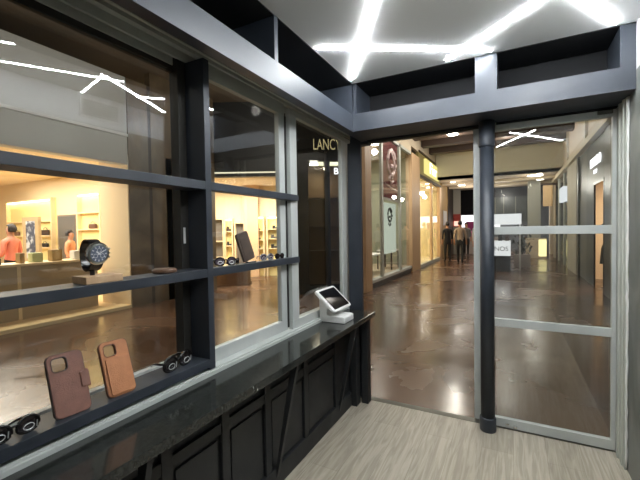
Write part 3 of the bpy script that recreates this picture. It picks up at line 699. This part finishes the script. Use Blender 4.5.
part('interior_wall', [(XR+2.2, XR+2.3, 8.2, 12.9, 0, 2.6), (XR+.03, XR+2.3, 11.9, 12.0, 0, 2.6), (XR+.2, XR+2.3, 8.1, 8.2, 0, 2.6)], mat('peach_wall', rgb(234, 206, 168), .7), S)
part('interior_ceiling', (XR+.2, XR+2.3, 8.2, 12.8, 2.6, 2.65), mat('peach_wall', rgb(234, 206, 168), .7), S)
LW = emis('lit_white_letters', (.95, .97, 1, 1), 1.6)
text('lettering', 'BURRERO', .30, LW, S, Matrix.Translation((-XR, -9.5, 0)) @ face_nx(XR-.01, 10.22, 2.86, .92, 1.0))
text('lettering', 'ITALY', .12, LW, S, Matrix.Translation((-XR, -9.5, 0)) @ face_nx(XR-.01, 10.2, 2.63, 1.2, 1.0))
sbox('wall_right', (XR, XR+.2, 2.9, 8.1, 0, 3.35), DKP)
mannequin('dark bodied mannequin inside the peach lit doorway', (XR+.28, 10.25, 0), BLK)

# --- diagonal black shop between the plaza and the corridor (seen through window_2)
ang = math.atan2(7.60-6.85, -3.02+4.20)
S = thing('storefront', 'black corner shopfront with gold letters seen through the second sash', 'storefront', (-4.20, 6.85, 0), ang)
BKP = mat('black_gloss_panel', rgb(30, 28, 25), .25)
Lg = math.hypot(7.60-6.85, -3.02+4.20)
bx('fascia', (0, Lg, 0, .2, 2.95, 4.58), BKP, S)
for a, b in ((0, .26), (.62, .74), (1.06, Lg)): bx('pier', (a, b, 0, .2, 0, 2.95), BKP, S)
bx('plinth', (.26, 1.06, 0, .2, 0, .18), BKP, S)
bx('back_wall', (.1, 1.30, .70, .75, 0, 2.95), mat('tan_interior', rgb(120, 98, 70), .6), S)
for z in (.9, 1.5, 2.15): bx('interior_shelf', (.26, 1.06, .40, .70, z, z+.03), mat('tan_interior', rgb(120, 98, 70), .6), S)
bx('lamp', (.32, .50, .3, .4, 2.90, 2.945), emis('small_lamp', (1, .95, .8, 1), 5), S)
GOLD = mat('gold_letters', rgb(206, 190, 140), .35, .3)
text('gold_lettering', 'LANCY', .34, mat('gold_lit', rgb(200, 186, 140), .4, 0, .5, rgb(200, 186, 140), .25), S, face_ny(.68, -.012, 3.28, .56, 1.0))
text('white_lettering', 'BC', .20, LW, S, face_ny(.95, -.005, 2.70)); text('white_lettering', 'line', .09, LW, S, face_ny(1.0, -.005, 2.50))
bx('side_wall', (-.06, 0, -.0, 3.2, 0, 4.58), BKP, S)
sun = area('shop_light', (-3.85, 7.35, 2.80), .3, .3, 2.5, (1, .85, .6))

# --- shop A (left window): open front at X = -6.35
XA = -6.35
S = thing('storefront', 'warm cream boutique with grey fascia across the plaza in the left window', 'storefront', (XA, 3, 0))
part('fascia', (XA-.2, XA, -3, 4.36, 2.69, 4.3), STOREF, S)
part('fascia_trim', (XA, XA+.03, -3, 4.36, 3.20, 3.25), WHITEM, S)
part('raised_floor', (-15.5, XA-.12, -3, 5.2, 0, .04), mat('cream_floor', rgb(214, 186, 144), .3), S)
part('floor_edge', (XA-.30, XA-.02, -3, 4.36, 0, .055), mat('cream_edge', rgb(240, 218, 172), .4), S)
part('ceiling_board', (-15.5, XA-.2, -3, 5.2, 2.88, 2.95), CREAM, S)
part('end_wall', (-15.5, XA, 5.2, 5.35, 0, 2.95), CREAM, S)
part('return_wall', (XA-.9, XA-.02, 4.36, 5.2, 0, 2.88), CREAM, S)
part('far_wall', (-15.6, -15.5, -3, 5.35, 0, 2.95), CREAM, S)
for i, (x, y) in enumerate(((-7.0, 3.1), (-7.0, 3.3), (-7.0, 3.8))):
    r = thing('spotlight', ('left one of the close pair of', 'right one of the close pair of', 'single right-hand one of the')[i]+' small spotlights in the cream boutique ceiling', 'ceiling light', (x, y, 2.88), 0, 'spotlights of the cream boutique')
    bm = bmesh.new(); lathe(bm, [(.05, -.03), (.06, 0)], 12); obj('housing', bm, WHITEM, r)
    bm = bmesh.new(); lathe(bm, [(.04, -.034), (.04, -.031)], 12); obj('lamp', bm, emis('spot_lamp', (1, .9, .7, 1), 12), r)
sbox('wall_plaza', [(XA-.15, XA, 4.38, 4.80, 0, 4.3), (XA-.15, XA, 4.87, 6.6, 0, 4.58)], BROWNST)
sbox('wall_plaza', [(XA-.14, XA-.005, 4.80, 4.87, 0, 4.3)], BEAMB)
cst = thing('shop_counter', 'long cream service counter in the boutique across the plaza', 'counter', (-7.25, 1.5, .04))
bx('body', (-.25, .25, -3.5, 2.62, 0, .86), mat('taupe_front', rgb(176, 158, 128), .5), cst)
bx('counter_top', (-.30, .27, -3.5, 2.65, .86, .90), CREAM_W, cst)
bx('end_panel', (-.25, .255, 1.35, 1.40, 0, .86), CREAM_W, cst)
for i, (y, w_, h_, m_, nm) in enumerate(((2.62, .16, .10, BEAMB, 'flat brown tray'), (2.98, .07, .17, mat('ochre_item', rgb(160, 130, 80), .6), 'small ochre figure'), (3.2, .16, .16, mat('green_item', rgb(190, 200, 150), .6), 'pale green box'), (3.5, .16, .20, mat('ochre_item', rgb(160, 130, 80), .6), 'ochre bag'), (3.85, .14, .16, WHITEM, 'white box'))):
    goods('counter_item', nm+' on the boutique counter', 'display item', (-.08, .08, -w_/2, w_/2, 0, h_), m_, (-7.2, y, .941), None, .01)
def shelf_bay(label, x0, x1, y, z0, z1, zs, back, inside_items, depth=.13, root=None):
    r = thing('shelf_bay', label, 'shelf', (x0, y, z0))
    w_ = x1-x0; h_ = z1-z0
    bx('back_panel', (0, w_, -.03, 0, 0, h_), back, r)
    bx('side_panel', (0, .05, -depth, -.03, 0, h_), CREAM_W, r); bx('side_panel', (w_-.05, w_, -depth, -.03, 0, h_), CREAM_W, r)
    bx('top_panel', (.05, w_-.05, -depth, -.03, h_-.05, h_), CREAM_W, r)
    for z in zs: bx('shelf_board', (.05, w_-.05, -depth, -.03, z-z0, z-z0+.03), CREAM_W, r)
    bx('light_bar', (.06, w_-.06, -.10, -.06, h_-.075, h_-.05), emis('shelf_glow', (1, .82, .45, 1), 9), r)
    for n_, (dx, z, ww, hh, m_) in enumerate(inside_items):
        o = goods('handbag', '%s handbag on the %s' % (('dark', 'brown', 'black', 'grey')[n_ % 4], label), 'bag', (-ww/2, ww/2, -.035, .035, 0, hh*.72), m_, (x0+dx, y-.085, z+.0315), 'handbags on the boutique shelves', .02)
        bm = bmesh.new(); tube(bm, [(ww*.28*math.cos(a), 0, hh*.70+hh*.34*math.sin(a)) for a in [q*PI/8 for q in range(9)]], .008, 6); obj('handle', bm, m_, o)
LITB = mat('lit_back', rgb(245, 226, 160), .6)
BAGS = [mat('bag_dark', rgb(60, 44, 36), .5), mat('bag_brown', rgb(104, 72, 50), .5), mat('bag_black', rgb(34, 30, 30), .5), mat('bag_grey', rgb(96, 90, 84), .5)]
shelf_bay('wide lit shelf bay behind the pink shirt assistant', -13.0, -10.55, 5.2, .04, 2.38, (1.05, 1.36, 1.75), LITB,
          [(.5, 1.36, .26, .16, BAGS[1]), (2.05, 1.36, .32, .20, BAGS[0]), (2.0, 1.05, .3, .14, BAGS[2])])
shelf_bay('narrow lit shelf bay left of the wristwatch', -9.42, -8.45, 5.2, .04, 2.40, (1.05, 1.50, 1.90), LITB, [(.6, 1.50, .26, .16, BAGS[1])])
m_ = thing('wall_mirror', 'tall dark framed wall mirror between the two boutique shelf bays', 'mirror', (-9.98, 5.19, .6))
bx('frame', (-.42, .42, -.05, 0, 0, 1.30), mat('mirror_frame', rgb(120, 110, 96), .5), m_); bx('glass', (-.37, .37, -.055, -.05, .04, 1.26), mat('mirror_face', rgb(132, 134, 136), .2, .5), m_)
m_ = thing('picture_panel', 'tall framed dark picture standing on the boutique display', 'picture', (-10.30, 4.55, .04))
bx('frame', (-.38, .38, -.06, 0, .7, 1.80), mat('taupe_frame', rgb(170, 148, 112), .5), m_); bx('print', (-.20, .22, -.066, -.06, .80, 1.70), noisy('print_pattern', rgb(60, 66, 84), rgb(180, 184, 190), (7, 7, 7), (.5, .6), lo=.45, hi=.55), m_); bx('stand', (-.3, .3, -.1, .1, 0, .7), CREAM_W, m_)

# --- shop B (second window): rotated local frame
YB = .488
SB = thing('storefront', 'warm lit boutique with dark fascia seen through the sash beyond the post', 'storefront', (-.469*11.5, .883*11.5, 0), YB)
bx('back_wall', (-4.6, .4, 0, .1, 0, 2.9), CREAM, SB)
bx('side_wall', (-4.6, -4.5, -2.4, 0, 0, 2.9), CREAM, SB)
bx('ceiling_board', (-4.6, .2, -2.3, 0, 2.84, 2.9), CREAM, SB)
bx('fascia', (-4.6, -.2, -2.5, -2.3, 2.76, 4.58), mat('dark_fascia', rgb(46, 46, 46), .5), SB)
bx('light_line', (-4.5, -.2, -2.53, -2.5, 2.84, 2.87), emis('warm_line', (1, .9, .65, 1), .6), SB)
bx('pier', (-2.35, -1.9, -.25, 0, 0, 2.84), mat('peach_pier', rgb(222, 186, 146), .6), SB)
MB_ = Matrix.Translation(SB.location) @ Matrix.Rotation(YB, 4, 'Z')
def bay_b(label, x0, x1, z1, zs, items, lit=True):
    p_ = MB_ @ Vector((x0, -.001, 0)); r = thing('shelf_bay', label, 'shelf', p_, YB)
    w_ = x1-x0
    bx('back_panel', (0, w_, -.03, 0, 0, z1), LITB if lit else mat('grey_bay', rgb(120, 112, 104), .5), r)
    bx('side_panel', (0, .04, -.20, -.03, 0, z1), CREAM_W, r); bx('side_panel', (w_-.04, w_, -.20, -.03, 0, z1), CREAM_W, r)
    bx('top_panel', (.04, w_-.04, -.20, -.03, z1-.04, z1), CREAM_W, r)
    for z in zs: bx('shelf_board', (.04, w_-.04, -.20, -.03, z, z+.03), CREAM_W, r)
    if lit: bx('light_bar', (.05, w_-.05, -.10, -.06, z1-.065, z1-.04), MATS['shelf_glow'], r)
    for n_, (dx, z, ww, hh) in enumerate(items):
        q = MB_ @ Vector((x0+dx, -.12, z+.0315))
        o = goods('shoe', '%s shoe, %s, on the %s' % (('black', 'dark brown', 'grey', 'black')[n_ % 4], ('lowest', 'middle right', 'middle left', 'topmost')[n_ % 4] if x0 > -1.7 else ('lower', 'middle', 'upper')[n_ % 3], label), 'shoe', (-ww/2, ww/2, -.05, .05, 0, hh*.45), (BAGS[2], BAGS[0], BAGS[3])[n_ % 3], q, 'shoes on the far boutique shelves', .012)
        o.rotation_euler = (0, 0, YB)
        bm = bmesh.new(); box(bm, -ww/2+.005, -ww*.12, -.04, .04, hh*.45, hh); obj('heel_cup', bm, (BAGS[2], BAGS[0], BAGS[3])[n_ % 3], o, bevel=.01)
bay_b('grey panel bay next to the window post', -3.42, -2.98, 1.83, (.6, 1.1), [], False)
bay_b('narrow lit bay left of the leaning phone case', -2.97, -2.70, 1.83, (.55, .95, 1.4), [(.14, .95, .14, .12), (.14, 1.4, .14, .14)])
bay_b('brown upright panel bay behind the leaning phone case', -2.66, -2.30, 1.70, (), [], False)
bay_b('lit shoe shelf right of the leaning phone case', -2.24, -1.72, 1.88, (.45, .85, 1.12, 1.42), [(.26, .85, .24, .12), (.26, 1.12, .24, .12), (.26, 1.42, .24, .10)])
bay_b('lit shoe shelf beside the sash stile', -1.66, -.75, 1.88, (.45, .85, 1.15, 1.45), [(.25, .85, .24, .12), (.65, 1.15, .24, .12), (.25, 1.15, .24, .12), (.3, 1.45, .24, .10)])
ct = thing('round_counter', 'low round wooden display drum on the floor of the far boutique', 'counter', MB_ @ Vector((-2.5, -1.55, 0)))
bm = bmesh.new(); lathe(bm, [(.60, 0), (.60, .05), (.58, .05), (.58, .42)], 36); obj('drum', bm, mat('drum_wood', rgb(120, 92, 66), .4), ct)
bm = bmesh.new(); lathe(bm, [(.61, .42), (.61, .46)], 36); obj('drum_top', bm, CREAM_W, ct)
# closing walls of the plaza
sbox('wall_plaza', [(-9.6, -9.4, 5.4, 8.4, 0, 4.58)], CREAM)
sbox('wall_plaza', [(-6.4, -5.2, 11.6, 11.8, 0, 4.58)], mat('plaza_dark', rgb(60, 56, 50), .6))
sbox('wall_plaza', [(-19, 8.5, -3.2, -3, -.1, 4.6)], mat('plaza_dark', rgb(60, 56, 50), .6))

# ------------------------------------------------------------------ people
def person(label, loc_, rz, h, shirt, legs, hair=HAIR, pose='walk', skin=SKIN, arm=0.0, hairlen=0):
    r = thing('person', label, 'person', loc_, rz)
    s_ = h/1.75; st = .16 if pose == 'walk' else .02
    V = [((0, 0, .93), .135), ((0, 0, 1.10), .120), ((0, 0, 1.28), .145), ((0, .0, 1.42), .12), ((0, .0, 1.50), .055), ((0, -.01, 1.575), .072), ((0, -.012, 1.66), .088), ((0, -.004, 1.725), .06)]
    E_ = [(i, i+1) for i in range(7)]
    def chain(pts, root):
        prev = root
        for p_, r_ in pts: V.append((p_, r_)); E_.append((prev, len(V)-1)); prev = len(V)-1
        return prev
    for sx in (-1, 1):
        f = sx*st
        end = chain([((sx*.09, 0, .86), .10), ((sx*.095, -f*.5-.01, .50), .066), ((sx*.095, -f+.03, .10), .045), ((sx*.10, -f-.02, .035), .038), ((sx*.11, -f-.14, .025), .030)], 0)
        a_ = arm
        end = chain([((sx*.17, 0, 1.40), .062), ((sx*.215, .01+f*.3, 1.14), .045), ((sx*.22, f*.6-.05-a_*.6, .94+a_*.55), .034), ((sx*.215, f*.7-.08-a_, .86+a_*.7), .028)], 3)
        hx = V[end][0]
        for q in range(4): chain([((hx[0]+(q-1.5)*.017*sx, hx[1]-.01, hx[2]-.055), .010), ((hx[0]+(q-1.5)*.019*sx, hx[1]-.02, hx[2]-.10+abs(q-1.2)*.008), .008)], end)
        chain([((hx[0]-sx*.01, hx[1]-.045, hx[2]-.02), .011), ((hx[0]-sx*.01, hx[1]-.06, hx[2]-.05), .009)], end)
    chain([((0, -.098, 1.645), .014)], 6)
    me = bpy.data.meshes.new('body'); me.from_pydata([tuple(c*s_ for c in p_) for p_, _ in V], E_, [])
    o = bpy.data.objects.new('tmp', me); COL.objects.link(o)
    sk = o.modifiers.new('skin', 'SKIN'); sk.use_smooth_shade = True
    for i, sv in enumerate(me.skin_vertices[0].data):
        sv.radius = (V[i][1]*s_, V[i][1]*s_*(.72 if i < 4 else 1)); sv.use_root = (i == 0)
    ss = o.modifiers.new('sub', 'SUBSURF'); ss.levels = 1
    dg = bpy.context.evaluated_depsgraph_get(); m2 = bpy.data.meshes.new_from_object(o.evaluated_get(dg)); bpy.data.objects.remove(o)
    m2.materials.clear()
    for k in (skin, shirt, legs, BLK): m2.materials.append(k)
    for p_ in m2.polygons:
        z = p_.center.z/s_; x = abs(p_.center.x)/s_; p_.use_smooth = True
        p_.material_index = 3 if z < .075 else 2 if (z < .96 and x < .19) else 1 if (z < 1.49 and z > .93 and not (x > .19 and z < 1.0 + arm*.5)) else 0
    b = bpy.data.objects.new('body', m2); COL.objects.link(b); b.parent = r
    bm = bmesh.new(); bmesh.ops.create_uvsphere(bm, u_segments=16, v_segments=10, radius=.106*s_)
    bmesh.ops.delete(bm, geom=[v_ for v_ in bm.verts if v_.co.z < (-.075 - .06*hairlen)*s_ or (v_.co.y < -.02*s_ and v_.co.z < .040*s_)], context='VERTS')
    for v_ in bm.verts: v_.co = Vector((v_.co.x*.84, v_.co.y*1.08+.012*s_, v_.co.z*1.1+1.672*s_))
    ho = obj('hair', bm, hair, r, smooth=True); so = ho.modifiers.new('solid', 'SOLIDIFY'); so.thickness = .012
    for sx in (-1, 1):
        bm = bmesh.new(); bmesh.ops.create_icosphere(bm, subdivisions=1, radius=.010*s_)
        for v_ in bm.verts: v_.co += Vector((sx*.033, -.085, 1.668))*s_
        obj('eye', bm, BLK, r)
    bm = bmesh.new(); box(bm, -.022*s_, .022*s_, -.087*s_, -.080*s_, 1.603*s_, 1.612*s_); obj('mouth', bm, mat('lips', rgb(150, 80, 70), .6), r)
    return r
PINK = mat('pink_shirt', rgb(222, 128, 104), .7); KH = mat('khaki_shirt', rgb(150, 130, 112), .7); DK = mat('black_cloth', rgb(20, 20, 24), .8)
LTC = mat('light_shirt', rgb(170, 165, 165), .7); PCH = mat('peach_shirt', rgb(214, 150, 112), .7)
person('person in a pink shirt standing behind the boutique counter, seen from the side', (-8.66, 3.45, .04), -1.15, 1.56, PINK, DK, pose='stand', arm=.15)
person('person in a peach shirt by the boutique wall mirror', (-9.15, 4.78, .04), 2.2, 1.44, PCH, DK, pose='stand', arm=.1)
person('person in khaki top and black trousers walking away in the corridor centre', (-1.86, 15.4, 0), PI, 1.68, KH, DK)
person('person all in black standing by the dark wall at the left of the corridor', (-2.48, 16.3, 0), PI+.5, 1.66, DK, DK, pose='stand')
person('person in pale top carrying a bag beyond the khaki walker', (-1.48, 18.6, 0), PI, 1.72, LTC, KH)
person('person in white and black at the right edge of the corridor opening', (-1.06, 14.2, 0), PI, 1.62, LTC, DK)
person('person in a grey top far down the corridor between the walkers', (-2.12, 20.0, 0), 0, 1.66, MATS['bag_grey'], DK)
